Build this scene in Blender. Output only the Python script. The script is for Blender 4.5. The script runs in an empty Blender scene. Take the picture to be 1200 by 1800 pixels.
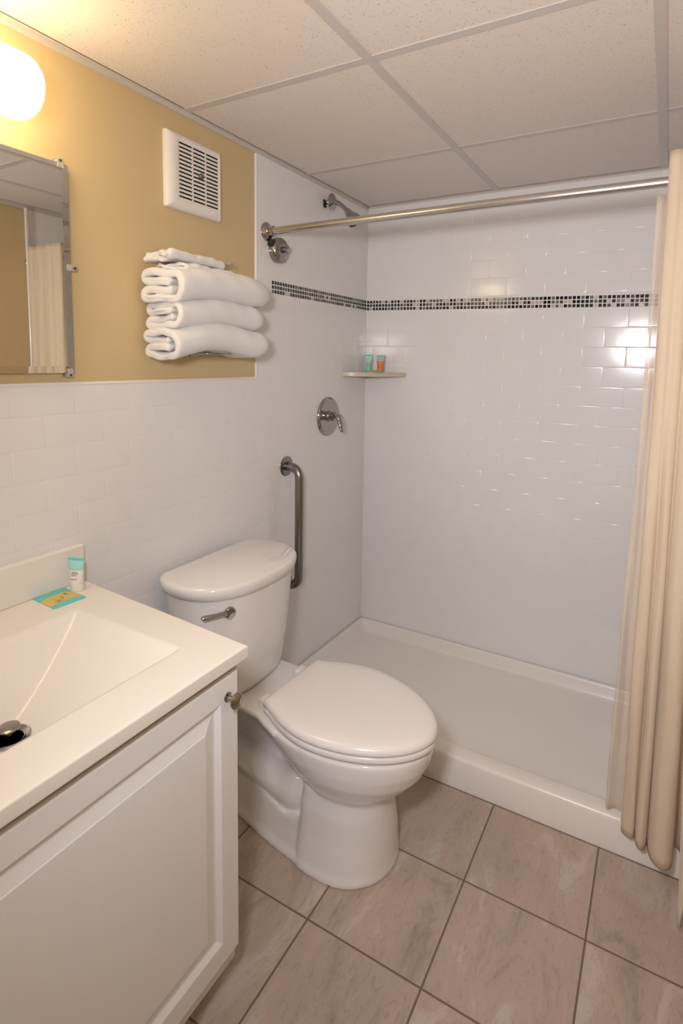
import bpy, bmesh, math, random
from mathutils import Vector, Matrix
random.seed(7)
C = bpy.context.scene.collection
S = bpy.context.scene
sin, cos, pi = math.sin, math.cos, math.pi

# ------------------------------------------------------------------ camera
CAM = Vector((1.254, -0.0715, 1.3587))
YAW, PITCH, ROLL, FPX, CX, CY = -0.5065, -0.1025, 0.0179, 967.757, 632.587, 731.862
F = Vector((sin(YAW) * cos(PITCH), cos(YAW) * cos(PITCH), sin(PITCH)))
R0 = Vector((cos(YAW), -sin(YAW), 0)); U0 = R0.cross(F)
RR = R0 * cos(ROLL) + U0 * sin(ROLL); UU = -R0 * sin(ROLL) + U0 * cos(ROLL)
cd = bpy.data.cameras.new('camera'); cam = bpy.data.objects.new('camera', cd); C.objects.link(cam)
cam.matrix_world = Matrix(((RR.x, UU.x, -F.x, CAM.x), (RR.y, UU.y, -F.y, CAM.y), (RR.z, UU.z, -F.z, CAM.z), (0, 0, 0, 1)))
cd.sensor_fit = 'HORIZONTAL'; cd.sensor_width = 36; cd.lens = FPX * 36 / 1200
cd.shift_x = (600 - CX) / 1200; cd.shift_y = (CY - 900) / 1200; cd.clip_start = 0.02
S.camera = cam
S.view_settings.view_transform = 'Standard'; S.view_settings.look = 'None'
S.view_settings.gamma = 1; S.view_settings.use_curve_mapping = False
S.view_settings.exposure = 0.08

# ------------------------------------------------------------------ light
W = bpy.data.worlds.new('world'); S.world = W; W.use_nodes = True
W.node_tree.nodes['Background'].inputs[0].default_value = (1.0, 0.95, 0.96, 1)
W.node_tree.nodes['Background'].inputs[1].default_value = 0.8
def area(name, loc, target, size, watts, col, sy=None, spread=180):
    l = bpy.data.lights.new(name, 'AREA'); l.energy = watts; l.color = col; l.size = size
    if sy: l.shape = 'RECTANGLE'; l.size_y = sy
    o = bpy.data.objects.new(name, l); C.objects.link(o); o.location = loc
    o.rotation_euler = (Vector(target) - Vector(loc)).to_track_quat('-Z', 'Y').to_euler()
    l.spread = math.radians(spread)
    return o
area('camera_flash', (1.07, -0.05, 1.49), (0.95, 1.9, 0.85), 0.13, 8.3, (0.985, 0.95, 1.0), spread=130)
area('added_ceiling_fill', (1.10, -0.20, 1.50), (0.95, 0.45, 2.06), 0.12, 3.8, (0.98, 0.965, 0.99), spread=125)  # added fill bounced off the ceiling to brighten horizontal surfaces
LAMP_EMIT = 12.0

# ------------------------------------------------------------------ materials
def mat(name, col, rough=0.5, metal=0.0, spec=0.5, coat=0.0, **kw):
    m = bpy.data.materials.new(name); m.use_nodes = True
    b = m.node_tree.nodes['Principled BSDF']
    b.inputs['Base Color'].default_value = (*col, 1); b.inputs['Roughness'].default_value = rough
    b.inputs['Metallic'].default_value = metal; b.inputs['Specular IOR Level'].default_value = spec
    b.inputs['Coat Weight'].default_value = coat; b.inputs['Coat Roughness'].default_value = 0.05
    for k, v in kw.items(): b.inputs[k.replace('_', ' ')].default_value = v
    return m
def N(m, t, **kw):
    n = m.node_tree.nodes.new(t)
    for k, v in kw.items(): setattr(n, k, v)
    return n
def L(m, a, b): m.node_tree.links.new(a, b)
def bsdf(m): return m.node_tree.nodes['Principled BSDF']
def add_noise(m, scale, strength, dist=0.001, detail=3, colvar=None, stretch=None):
    """procedural surface: noise bump and a faint colour variation"""
    tc = N(m, 'ShaderNodeTexCoord'); no = N(m, 'ShaderNodeTexNoise')
    no.inputs['Scale'].default_value = scale; no.inputs['Detail'].default_value = detail
    src = tc.outputs['Object']
    if stretch:
        mp = N(m, 'ShaderNodeMapping'); mp.inputs['Scale'].default_value = stretch
        L(m, src, mp.inputs['Vector']); src = mp.outputs[0]
    L(m, src, no.inputs['Vector'])
    if strength:
        bu = N(m, 'ShaderNodeBump'); bu.inputs['Strength'].default_value = strength; bu.inputs['Distance'].default_value = dist
        L(m, no.outputs['Fac'], bu.inputs['Height']); L(m, bu.outputs[0], bsdf(m).inputs['Normal'])
    if colvar:
        mx = N(m, 'ShaderNodeMix', data_type='RGBA'); c = bsdf(m).inputs['Base Color'].default_value[:]
        mx.inputs[6].default_value = c; mx.inputs[7].default_value = (*[min(1, a * colvar) for a in c[:3]], 1)
        L(m, no.outputs['Fac'], mx.inputs[0]); L(m, mx.outputs[2], bsdf(m).inputs['Base Color'])
    return m
M = {}
M['tile'] = add_noise(mat('glazed_white_tile', (0.80, 0.79, 0.785), 0.14, spec=0.5), 9, 0.12, 0.002, 2, 0.97)
M['grout'] = add_noise(mat('white_grout', (0.79, 0.775, 0.765), 0.8), 200, 0.2)
M['paint'] = add_noise(mat('tan_wall_paint', (0.62, 0.48, 0.265), 0.42, spec=0.35), 260, 0.12, 0.0006, 2, 0.97)
M['trim'] = add_noise(mat('white_trim_tile', (0.80, 0.77, 0.74), 0.15), 30, 0.05)
M['grid'] = add_noise(mat('ceiling_grid_metal', (0.60, 0.55, 0.53), 0.45), 80, 0.03)
M['china'] = add_noise(mat('white_vitreous_china', (0.80, 0.78, 0.765), 0.10, spec=0.5, coat=0.3), 5, 0.03, 0.002, 1, 0.98)
M['seat'] = add_noise(mat('white_seat_plastic', (0.83, 0.80, 0.785), 0.2), 6, 0.02, 0.002, 1, 0.98)
M['pan'] = add_noise(mat('cream_acrylic', (0.84, 0.80, 0.755), 0.26), 7, 0.03, 0.002, 2, 0.97)
M['counter'] = add_noise(mat('cultured_marble', (0.84, 0.80, 0.745), 0.24, coat=0.15), 6, 0.0, 0.001, 5, 0.95)
M['cabinet'] = add_noise(mat('white_thermofoil', (0.79, 0.79, 0.80), 0.33), 40, 0.03, 0.0006, 2, 0.98)
M['dark'] = add_noise(mat('dark_void', (0.02, 0.018, 0.016), 0.7), 20, 0.05)
M['chrome'] = add_noise(mat('polished_chrome', (0.42, 0.42, 0.435), 0.07, 1.0), 12, 0.01, 0.001)
M['steel'] = add_noise(mat('brushed_steel', (0.66, 0.64, 0.62), 0.24, 1.0), 60, 0.08, 0.0005, 2, 0.9, (1, 1, 0.05))
M['barsteel'] = add_noise(mat('aged_satin_steel', (0.30, 0.285, 0.265), 0.27, 1.0), 60, 0.08, 0.0005, 2, 0.85, (1, 1, 0.05))
M['nickel'] = add_noise(mat('satin_nickel', (0.36, 0.335, 0.305), 0.2, 1.0), 20, 0.02)
M['vent'] = add_noise(mat('white_vent_plastic', (0.80, 0.76, 0.72), 0.35), 30, 0.03)
M['towel'] = add_noise(mat('white_terry', (0.92, 0.90, 0.885), 0.95, spec=0.1, Sheen_Weight=0.4), 520, 1.0, 0.0035, 5, 0.95)
M['mirror'] = mat('mirror_silver', (0.70, 0.68, 0.63), 0.01, 1.0)
add_noise(M['mirror'], 2, 0.004, 0.001)
M['mirrorback'] = add_noise(mat('mirror_back', (0.12, 0.10, 0.08), 0.5), 20, 0.02)
M['clear'] = mat('clear_plastic', (0.95, 0.93, 0.88), 0.08, Transmission_Weight=0.75)
add_noise(M['clear'], 30, 0.03)
M['shelf'] = add_noise(mat('cream_marble_shelf', (0.72, 0.64, 0.50), 0.2), 18, 0.0, 0.001, 8, 0.75)
M['teal'] = add_noise(mat('teal_plastic', (0.10, 0.50, 0.47), 0.3), 30, 0.02, 0.001, 2, 1.3)
M['paleteal'] = add_noise(mat('pale_teal_plastic', (0.33, 0.62, 0.60), 0.3), 30, 0.02, 0.001, 2, 1.25)
M['green'] = add_noise(mat('green_label', (0.27, 0.55, 0.42), 0.35), 30, 0.02, 0.001, 2, 1.2)
M['orange'] = add_noise(mat('orange_label', (0.80, 0.24, 0.08), 0.35), 30, 0.02, 0.001, 2, 0.8)
M['yellow'] = add_noise(mat('yellow_label', (0.72, 0.58, 0.17), 0.35), 60, 0.02, 0.001, 3, 0.75)
M['whiteplastic'] = add_noise(mat('white_tube_plastic', (0.80, 0.77, 0.72), 0.3), 30, 0.02)
M['greyplastic'] = add_noise(mat('grey_tube_plastic', (0.42, 0.47, 0.46), 0.3), 30, 0.02)
M['ink'] = add_noise(mat('dark_print', (0.13, 0.13, 0.11), 0.6), 30, 0.02)
M['hole'] = M['dark']
m = M['lamp'] = mat('lit_frosted_glass', (0.9, 0.85, 0.75), 0.3)
bsdf(m).inputs['Emission Color'].default_value = (1.0, 0.79, 0.45, 1); bsdf(m).inputs['Emission Strength'].default_value = LAMP_EMIT
# fabric of the curtain: woven checks of satin dots
def fabric(name, col, transl=0.35, clear=0.0):
    m = mat(name, col, 0.6, spec=0.3, Sheen_Weight=0.2); nt = m.node_tree
    tc = N(m, 'ShaderNodeTexCoord'); v = N(m, 'ShaderNodeTexVoronoi'); v.inputs['Scale'].default_value = 260
    mp = N(m, 'ShaderNodeMapping'); mp.inputs['Scale'].default_value = (1, 1, 0.6)
    L(m, tc.outputs['Object'], mp.inputs[0]); L(m, mp.outputs[0], v.inputs['Vector'])
    rp = N(m, 'ShaderNodeMapRange'); rp.inputs[1].default_value = 0.0; rp.inputs[2].default_value = 0.45
    rp.inputs[3].default_value = 0.22; rp.inputs[4].default_value = 0.8
    L(m, v.outputs['Distance'], rp.inputs[0]); L(m, rp.outputs[0], bsdf(m).inputs['Roughness'])
    bu = N(m, 'ShaderNodeBump'); bu.inputs['Strength'].default_value = 0.25; bu.inputs['Distance'].default_value = 0.001
    L(m, v.outputs['Distance'], bu.inputs['Height']); L(m, bu.outputs[0], bsdf(m).inputs['Normal'])
    tr = N(m, 'ShaderNodeBsdfTranslucent'); tr.inputs[0].default_value = (min(1, col[0] * 1.1), col[1] * 0.84, col[2] * 0.58, 1)  # transmitted colour pushed to orange, putting warm shade into the folds
    mx = N(m, 'ShaderNodeMixShader'); mx.inputs[0].default_value = transl
    L(m, bsdf(m).outputs[0], mx.inputs[1]); L(m, tr.outputs[0], mx.inputs[2])
    out = nt.nodes['Material Output']; last = mx
    if clear:
        tp = N(m, 'ShaderNodeBsdfTransparent'); m2 = N(m, 'ShaderNodeMixShader'); m2.inputs[0].default_value = clear
        L(m, mx.outputs[0], m2.inputs[1]); L(m, tp.outputs[0], m2.inputs[2]); last = m2
    L(m, last.outputs[0], out.inputs[0]); return m
M['curtain'] = fabric('cream_curtain_fabric', (0.80, 0.695, 0.54), 0.28)
M['liner'] = fabric('cream_liner_fabric', (0.84, 0.77, 0.66), 0.3, 0.5)
# ceiling tiles: pinholes and short fissures
m = M['ceil'] = mat('mineral_fibre_tile', (0.76, 0.71, 0.675), 0.9, spec=0.1)
tc = N(m, 'ShaderNodeTexCoord')
def speck(scale, r, lo):
    v = N(m, 'ShaderNodeTexVoronoi'); v.inputs['Scale'].default_value = scale
    L(m, tc.outputs['Object'], v.inputs['Vector'])
    mr = N(m, 'ShaderNodeMapRange'); mr.inputs[1].default_value = r * 0.6; mr.inputs[2].default_value = r
    L(m, v.outputs['Distance'], mr.inputs[0])
    w = N(m, 'ShaderNodeMath', operation='GREATER_THAN'); w.inputs[1].default_value = lo
    sp = N(m, 'ShaderNodeSeparateColor'); L(m, v.outputs['Color'], sp.inputs[0]); L(m, sp.outputs[0], w.inputs[0])
    a = N(m, 'ShaderNodeMath', operation='MAXIMUM'); L(m, mr.outputs[0], a.inputs[0]); L(m, w.outputs[0], a.inputs[1])
    return a.outputs[0]
s1 = speck(210, 0.22, 0.40); s2 = speck(95, 0.15, 0.30)
mu = N(m, 'ShaderNodeMath', operation='MULTIPLY'); L(m, s1, mu.inputs[0]); L(m, s2, mu.inputs[1])
mx = N(m, 'ShaderNodeMix', data_type='RGBA'); mx.inputs[6].default_value = (0.31, 0.255, 0.215, 1); mx.inputs[7].default_value = (0.77, 0.70, 0.655, 1)
L(m, mu.outputs[0], mx.inputs[0]); L(m, mx.outputs[2], bsdf(m).inputs['Base Color'])
bu = N(m, 'ShaderNodeBump'); bu.inputs['Strength'].default_value = 0.5; bu.inputs['Distance'].default_value = 0.0015
L(m, mu.outputs[0], bu.inputs['Height']); L(m, bu.outputs[0], bsdf(m).inputs['Normal'])
# floor tiles
m = M['floor'] = mat('stone_look_floor_tile', (0.4, 0.3, 0.24), 0.38, spec=0.4)
tc = N(m, 'ShaderNodeTexCoord'); mp = N(m, 'ShaderNodeMapping'); mp.inputs['Location'].default_value = (-0.5745 + 0.2985 * 6, -0.9345 + 0.2885 * 10, 0)
L(m, tc.outputs['Object'], mp.inputs[0])
br = N(m, 'ShaderNodeTexBrick', offset=0.0, squash=1.0)
for k, v in (('Scale', 1), ('Mortar Size', 0.0026), ('Mortar Smooth', 0.2), ('Bias', 0), ('Brick Width', 0.2985), ('Row Height', 0.2885)): br.inputs[k].default_value = v
br.inputs['Color1'].default_value = (0, 0, 0, 1); br.inputs['Color2'].default_value = (1, 1, 1, 1); br.inputs['Mortar'].default_value = (0.5, 0.5, 0.5, 1)
L(m, mp.outputs[0], br.inputs['Vector'])
# each tile shifts its own veining
sc = N(m, 'ShaderNodeVectorMath', operation='SCALE'); sc.inputs['Scale'].default_value = 3.7; L(m, br.outputs['Color'], sc.inputs[0])
ad = N(m, 'ShaderNodeVectorMath', operation='ADD'); L(m, tc.outputs['Object'], ad.inputs[0]); L(m, sc.outputs[0], ad.inputs[1])
st = N(m, 'ShaderNodeMapping'); st.inputs['Scale'].default_value = (2.2, 0.8, 1); st.inputs['Rotation'].default_value = (0, 0, 0.35); L(m, ad.outputs[0], st.inputs[0])
n1 = N(m, 'ShaderNodeTexNoise'); n1.inputs['Scale'].default_value = 5; n1.inputs['Detail'].default_value = 9; n1.inputs['Roughness'].default_value = 0.68; n1.inputs['Distortion'].default_value = 0.8
L(m, st.outputs[0], n1.inputs['Vector'])
cr = N(m, 'ShaderNodeValToRGB'); e = cr.color_ramp.elements
e[0].position = 0.28; e[0].color = (0.31, 0.25, 0.205, 1); e[1].position = 0.72; e[1].color = (0.57, 0.46, 0.40, 1)
x = e.new(0.42); x.color = (0.44, 0.36, 0.30, 1); x = e.new(0.55); x.color = (0.49, 0.38, 0.325, 1); x = e.new(0.62); x.color = (0.53, 0.465, 0.41, 1)
L(m, n1.outputs['Fac'], cr.inputs[0])
n2 = N(m, 'ShaderNodeTexNoise'); n2.inputs['Scale'].default_value = 26; n2.inputs['Detail'].default_value = 6; n2.inputs['Distortion'].default_value = 2.5; L(m, st.outputs[0], n2.inputs['Vector'])
r2 = N(m, 'ShaderNodeMapRange'); r2.inputs[1].default_value = 0.34; r2.inputs[2].default_value = 0.46; r2.inputs[3].default_value = 0.87; r2.inputs[4].default_value = 1.0; L(m, n2.outputs['Fac'], r2.inputs[0])
m1 = N(m, 'ShaderNodeMix', data_type='RGBA', blend_type='MULTIPLY'); m1.inputs[0].default_value = 1; L(m, cr.outputs[0], m1.inputs[6]); L(m, r2.outputs[0], m1.inputs[7])
m2 = N(m, 'ShaderNodeMix', data_type='RGBA'); m2.inputs[7].default_value = (0.17, 0.125, 0.095, 1)
L(m, br.outputs['Fac'], m2.inputs[0]); L(m, m1.outputs[2], m2.inputs[6]); L(m, m2.outputs[2], bsdf(m).inputs['Base Color'])
sb = N(m, 'ShaderNodeMath', operation='SUBTRACT'); L(m, n2.outputs['Fac'], sb.inputs[0]); L(m, br.outputs['Fac'], sb.inputs[1])
bu = N(m, 'ShaderNodeBump'); bu.inputs['Strength'].default_value = 0.35; bu.inputs['Distance'].default_value = 0.0015
L(m, sb.outputs[0], bu.inputs['Height']); L(m, bu.outputs[0], bsdf(m).inputs['Normal'])
MOSAIC = [mat('mosaic_black', (0.008, 0.008, 0.008), 0.08), mat('mosaic_charcoal', (0.03, 0.03, 0.03), 0.12), mat('mosaic_grey', (0.10, 0.10, 0.096), 0.2),
          mat('mosaic_green_grey', (0.085, 0.095, 0.06), 0.2), mat('mosaic_brown', (0.075, 0.05, 0.045), 0.12), mat('mosaic_blush', (0.52, 0.38, 0.32), 0.25), mat('mosaic_beige', (0.50, 0.43, 0.34), 0.25)]
for i, mm in enumerate(MOSAIC): add_noise(mm, 160, 0.1, 0.0005, 4, 1.6 if 0 < i < 5 else 1.1)

# ------------------------------------------------------------------ helpers
def obj(name, bm, m, parent=None, smooth=True, angle=40, bevel=0, seg=3, sub=0):
    me = bpy.data.meshes.new(name); bmesh.ops.recalc_face_normals(bm, faces=bm.faces[:]); bm.to_mesh(me); bm.free()
    for q in (m if isinstance(m, (list, tuple)) else [m]): me.materials.append(q)
    o = bpy.data.objects.new(name, me); C.objects.link(o)
    if smooth:
        me.polygons.foreach_set('use_smooth', [True] * len(me.polygons))
        me.set_sharp_from_angle(angle=math.radians(angle))
    if bevel:
        b = o.modifiers.new('bevel', 'BEVEL'); b.width = bevel; b.segments = seg; b.limit_method = 'ANGLE'; b.angle_limit = math.radians(35); b.harden_normals = True
    if sub:
        s = o.modifiers.new('sub', 'SUBSURF'); s.levels = sub; s.render_levels = sub
    if parent: o.parent = parent
    return o
def thing(name, label, cat, loc=(0, 0, 0), group=None):
    o = bpy.data.objects.new(name, None); C.objects.link(o); o.location = loc; o.empty_display_size = 0.05
    o['label'] = label; o['category'] = cat
    if group: o['group'] = group
    o['_base'] = [float(v) for v in loc]
    return o
def tag(o, label, cat, group=None):
    o['label'] = label; o['category'] = cat
    if group: o['group'] = group
    return o
def struct(o): o['kind'] = 'structure'; return o
def part(name, bm, m, parent, off=None, label=None, **kw):
    """parts are modelled in world coordinates, then hung on their thing"""
    root = parent
    while root.parent: root = root.parent
    base = Vector(root.location)
    bmesh.ops.translate(bm, verts=bm.verts[:], vec=-base)
    o = obj(name, bm, m, parent, **kw)
    if label: o['label'] = label
    return o
def box(bm, x0, x1, y0, y1, z0, z1):
    r = bmesh.ops.create_cube(bm, size=1); vs = r['verts']
    for v in vs: v.co = Vector(((x0 + x1) / 2 + v.co.x * (x1 - x0), (y0 + y1) / 2 + v.co.y * (y1 - y0), (z0 + z1) / 2 + v.co.z * (z1 - z0)))
    return vs
def quad(bm, a, b, c, d, mi=0):
    f = bm.faces.new([bm.verts.new(p) for p in (a, b, c, d)]); f.material_index = mi; return f
def frame_of(t):
    t = t.normalized(); a = Vector((0, 0, 1)) if abs(t.z) < 0.9 else Vector((0, 1, 0))
    u = t.cross(a).normalized(); return u, t.cross(u).normalized()
def tube(bm, pts, rad, n=16, caps=True, sec=None):
    """swept round section; rad is a number or one per point"""
    pts = [Vector(p) for p in pts]; rs = rad if isinstance(rad, (list, tuple)) else [rad] * len(pts)
    u = None; rings = []
    for i, p in enumerate(pts):
        t = (pts[min(i + 1, len(pts) - 1)] - pts[max(i - 1, 0)]).normalized()
        if u is None: u, v = frame_of(t)
        else:
            u = (u - t * u.dot(t)).normalized(); v = t.cross(u)
        ring = []
        for k in range(n):
            a = 2 * pi * k / n; s = sec or (1, 1)
            ring.append(bm.verts.new(p + (u * cos(a) * s[0] + v * sin(a) * s[1]) * rs[i]))
        rings.append(ring)
    for a, b in zip(rings, rings[1:]):
        for k in range(n): bm.faces.new((a[k], a[(k + 1) % n], b[(k + 1) % n], b[k]))
    if caps: bm.faces.new(rings[0][::-1]); bm.faces.new(rings[-1])
def lathe(bm, prof, origin, axis, n=40):
    """prof: (radius, distance along axis)"""
    ax = Vector(axis).normalized(); u, v = frame_of(ax); o = Vector(origin); rings = []
    for r, h in prof:
        if r < 1e-6: rings.append([bm.verts.new(o + ax * h)])
        else: rings.append([bm.verts.new(o + ax * h + (u * cos(2 * pi * k / n) + v * sin(2 * pi * k / n)) * r) for k in range(n)])
    for a, b in zip(rings, rings[1:]):
        for k in range(n):
            k2 = (k + 1) % n
            if len(a) == 1 and len(b) == 1: continue
            if len(a) == 1: bm.faces.new((a[0], b[k], b[k2]))
            elif len(b) == 1: bm.faces.new((a[k], b[0], a[k2]))
            else: bm.faces.new((a[k], b[k], b[k2], a[k2]))
    if len(rings[0]) > 1: bm.faces.new(rings[0])
    if len(rings[-1]) > 1: bm.faces.new(rings[-1][::-1])
def loft(bm, rings, caps=True):
    rr = [[bm.verts.new(p) for p in r] for r in rings]; n = len(rr[0])
    for a, b in zip(rr, rr[1:]):
        for k in range(n): bm.faces.new((a[k], a[(k + 1) % n], b[(k + 1) % n], b[k]))
    if caps: bm.faces.new(rr[0][::-1]); bm.faces.new(rr[-1])
    return rr
def smoothpath(pts, n=8):
    """Catmull-Rom through points"""
    P = [Vector(p) for p in pts]; P = [P[0] * 2 - P[1]] + P + [P[-1] * 2 - P[-2]]; out = []
    for i in range(1, len(P) - 2):
        for k in range(n):
            t = k / n; a, b, c, d = P[i - 1], P[i], P[i + 1], P[i + 2]
            out.append(0.5 * ((2 * b) + (c - a) * t + (2 * a - 5 * b + 4 * c - d) * t * t + (3 * b - a - 3 * c + d) * t ** 3))
    out.append(P[-2]); return out
def interp(x, xs, ys):
    if x <= xs[0]: return ys[0]
    for a, b, c, d in zip(xs, xs[1:], ys, ys[1:]):
        if x <= b: return c + (d - c) * (x - a) / (b - a)
    return ys[-1]
def sstep(t): t = max(0, min(1, t)); return t * t * (3 - 2 * t)

# ------------------------------------------------------------------ room
Y1, ZC, WX, YB, YT = 2.2335, 2.058, 1.5, -1.25, 1.4405
PAINT = -0.006                                     # painted plaster lies just behind the tile face
bm = bmesh.new(); quad(bm, (-0.15, YB - 0.1, 0), (WX + 0.1, YB - 0.1, 0), (WX + 0.1, Y1 + 0.1, 0), (-0.15, Y1 + 0.1, 0))
struct(obj('floor', bm, M['floor'], smooth=False))
def tiles(bm, to3, u0, u1, v0, v1, uo, vo, P=0.1535, Q=0.0759, parity=0, gap=0.0004, h=0.0005):
    """running-bond pillowed tiles clipped to a rectangle; tile rows hang down from vo"""
    j0 = int(math.floor((vo - v1) / Q)) - 1; j1 = int(math.ceil((vo - v0) / Q)) + 1
    for j in range(j0, j1 + 1):
        top, bot = vo - Q * j, vo - Q * (j + 1)
        t, b = min(top, v1), max(bot, v0)
        if t - b < 0.006: continue
        off = 0 if (j + parity) % 2 == 0 else P / 2
        k0 = int(math.floor((u0 - uo - off) / P)) - 1; k1 = int(math.ceil((u1 - uo - off) / P)) + 1
        for k in range(k0, k1 + 1):
            l, r = max(uo + off + P * k, u0), min(uo + off + P * (k + 1), u1)
            if r - l < 0.006: continue
            rings = []
            for ins, d in ((gap, -h), (gap + 0.0005, -0.00018), (gap + 0.0015, -0.00005), (gap + 0.004, 0)):
                rings.append([bm.verts.new(to3(a, c, d)) for a, c in ((l + ins, b + ins), (r - ins, b + ins), (r - ins, t - ins), (l + ins, t - ins))])
            for A, B in zip(rings, rings[1:]):
                for q in range(4): bm.faces.new((A[q], A[(q + 1) % 4], B[(q + 1) % 4], B[q]))
            bm.faces.new(rings[-1])
def sheet(bm, to3, u0, u1, v0, v1, d, mi):
    quad(bm, to3(u0, v0, d), to3(u1, v0, d), to3(u1, v1, d), to3(u0, v1, d), mi)
left = lambda u, v, d: (d, u, v)
far = lambda u, v, d: (u, Y1 - d, v)
right = lambda u, v, d: (WX - d, u, v)
ML, MT, MB = 1.522, 1.6355, 1.5885                 # mosaic on the left wall: start, top, bottom
def mos_z(u): return -0.0142 * u                   # the band runs very slightly downhill across the back wall
bm = bmesh.new()
G = -0.0005
tiles(bm, left, YB, YT, 0, 1.284, 0.7593, 1.2922)                     # wainscot under the paint
tiles(bm, left, YT, Y1 + 0.02, 0, MB, 0.7593, 1.2922)
tiles(bm, left, YT, Y1 + 0.02, MT, ZC, 0.7593, MT + 0.0759 * 6)
for uu in ((YT, ML),): tiles(bm, left, uu[0], uu[1], MB, MT, 0.7593, MT)
n0 = len(bm.faces)
sheet(bm, left, YB, YT, 0, 1.2925, G, 1); sheet(bm, left, YT, Y1, 0, ZC + 0.1, G, 1)
sheet(bm, lambda u, v, d: (PAINT, u, v), YB, YT, 1.28, ZC + 0.1, 0, 2)
struct(obj('wall_left', bm, [M['tile'], M['grout'], M['paint']], angle=60))
bm = bmesh.new()                                   # wall behind the shower
tiles(bm, far, 0, WX, 0.0, 1.575, 0.2686, 1.4987)
tiles(bm, far, 0, WX, 1.628, ZC, 0.2686, 1.4987 + 0.0759 * 8 - 0.020, parity=0)
sheet(bm, far, 0, WX, 0, ZC + 0.1, G, 1)
struct(obj('wall_back', bm, [M['tile'], M['grout']], angle=60))
bm = bmesh.new()                                   # right wall: tile in the shower, paint before it
tiles(bm, right, 1.47, Y1, 0, ZC, 0.2, 1.2922)
sheet(bm, right, 1.47, Y1, 0, ZC + 0.1, G, 1)
sheet(bm, lambda u, v, d: (WX + 0.006, u, v), YB, 1.47, 0, ZC + 0.1, 0, 2)
struct(obj('wall_right', bm, [M['tile'], M['grout'], M['paint']], angle=60))
# wall behind the camera, with the open doorway the photograph is taken from
bm = bmesh.new()
for x0, x1, z0, z1 in ((-0.1, 0.55, 0, ZC + .1), (1.38, WX + 0.1, 0, ZC + .1), (0.55, 1.38, 2.0, ZC + .1)):
    box(bm, x0, x1, YB - 0.1, YB, z0, z1)
struct(obj('wall_front', bm, M['paint'], smooth=False))
# bullnose trims of the tiled areas
bm = bmesh.new()
pr = [(0.0, YT - 0.0), (0.0004, YT + 0.004), (0, YT + 0.008)]
def strip(bm, prof, axis, a, b):
    rings = []
    for t in (a, b): rings.append([bm.verts.new((x, w, t) if axis == 'z' else (x, t, w)) for x, w in prof])
    for k in range(len(prof) - 1): bm.faces.new((rings[0][k], rings[0][k + 1], rings[1][k + 1], rings[1][k]))
    bm.faces.new(rings[0]); bm.faces.new(rings[1][::-1])
nose = [(PAINT - 0.001, 0), (-0.003, 0.0003), (-0.0006, 0.0018), (0.0006, 0.004), (0.0006, 0.0075), (-0.001, 0.0085)]
strip(bm, [(x, YT - 0.0045 + w) for x, w in nose], 'z', 1.287, ZC - 0.015)
struct(obj('trim_1', bm, M['trim'], angle=60))
bm = bmesh.new(); strip(bm, [(x, 1.2925 - w) for x, w in nose], 'y', YB, YT + 0.004)
struct(obj('trim_2', bm, M['trim'], angle=60))
bm = bmesh.new(); box(bm, WX - 0.012, WX, 1.462, 1.476, 0, ZC - 0.012); struct(obj('trim_3', bm, M['trim'], bevel=0.004))
# mosaic border, three rows of small glass and stone squares
bm = bmesh.new(); mp_ = 0.0157; sq = 0.0132
def mosaic(to3, u0, u1, top, tilt):
    n = int((u1 - u0) / mp_)
    for i in range(n + 1):
        for r in range(3):
            a = u0 + i * mp_ + 0.001; b = min(a + sq, u1 - 0.0005)
            if b - a < 0.003: continue
            t = top - r * mp_ - 0.001 + (mos_z(a) if tilt else 0); c = t - sq
            mi = random.choices(range(7), (46, 16, 11, 7, 9, 6, 5))[0]
            g = 0.0013
            lo = [bm.verts.new(to3(x, y, -0.001)) for x, y in ((a, c), (b, c), (b, t), (a, t))]
            hi = [bm.verts.new(to3(x, y, 0.0004)) for x, y in ((a + g, c + g), (b - g, c + g), (b - g, t - g), (a + g, t - g))]
            for q in range(4): bm.faces.new((lo[q], lo[(q + 1) % 4], hi[(q + 1) % 4], hi[q])).material_index = mi
            bm.faces.new(hi).material_index = mi
mosaic(left, ML, Y1, MT, False)
mosaic(far, 0.0, WX, MT - 0.001, True)
bg = 7
for q in ((ML, Y1),):
    sheet(bm, left, q[0], q[1], MB, MT, -0.0006, bg)
quad(bm, far(0, MT - 0.048, -0.0004), far(WX, MT - 0.048 + mos_z(WX), -0.0004), far(WX, MT - 0.001 + mos_z(WX), -0.0004), far(0, MT - 0.001, -0.0004), bg)
struct(obj('trim_4', bm, MOSAIC + [M['grout']], smooth=False))

# suspended ceiling: panels, tees, wall angles
TX = [0.0, 0.5965, 1.1955]; TY = [-0.70, -0.09, 0.517, 1.127, 1.733]
bm = bmesh.new(); xs = [-0.1] + TX[1:] + [WX + 0.1]; ys = [YB - 0.1] + TY + [Y1 + 0.1]
for a, b in zip(xs, xs[1:]):
    for c, d in zip(ys, ys[1:]): box(bm, a + 0.0005, b - 0.0005, c + 0.0005, d - 0.0005, ZC + 0.0005, ZC + 0.018)
struct(obj('ceiling', bm, M['ceil'], smooth=False))
bm = bmesh.new(); hw = 0.0122
for x in TX[1:]: box(bm, x - hw, x + hw, YB, Y1, ZC - 0.002, ZC + 0.004)
for y in TY:
    for a, b in zip([0] + TX[1:], TX[1:] + [WX]): box(bm, a + (hw if a else 0), b - (hw if b < WX else 0), y - hw, y + hw, ZC - 0.0012, ZC + 0.004)
struct(obj('trim_5', bm, M['grid'], bevel=0.0005, seg=1))
bm = bmesh.new()
box(bm, PAINT, 0.0075, YB, Y1, ZC - 0.0015, ZC - 0.0002); box(bm, PAINT, 0.0012, YB, Y1, ZC - 0.015, ZC - 0.0015)
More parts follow.
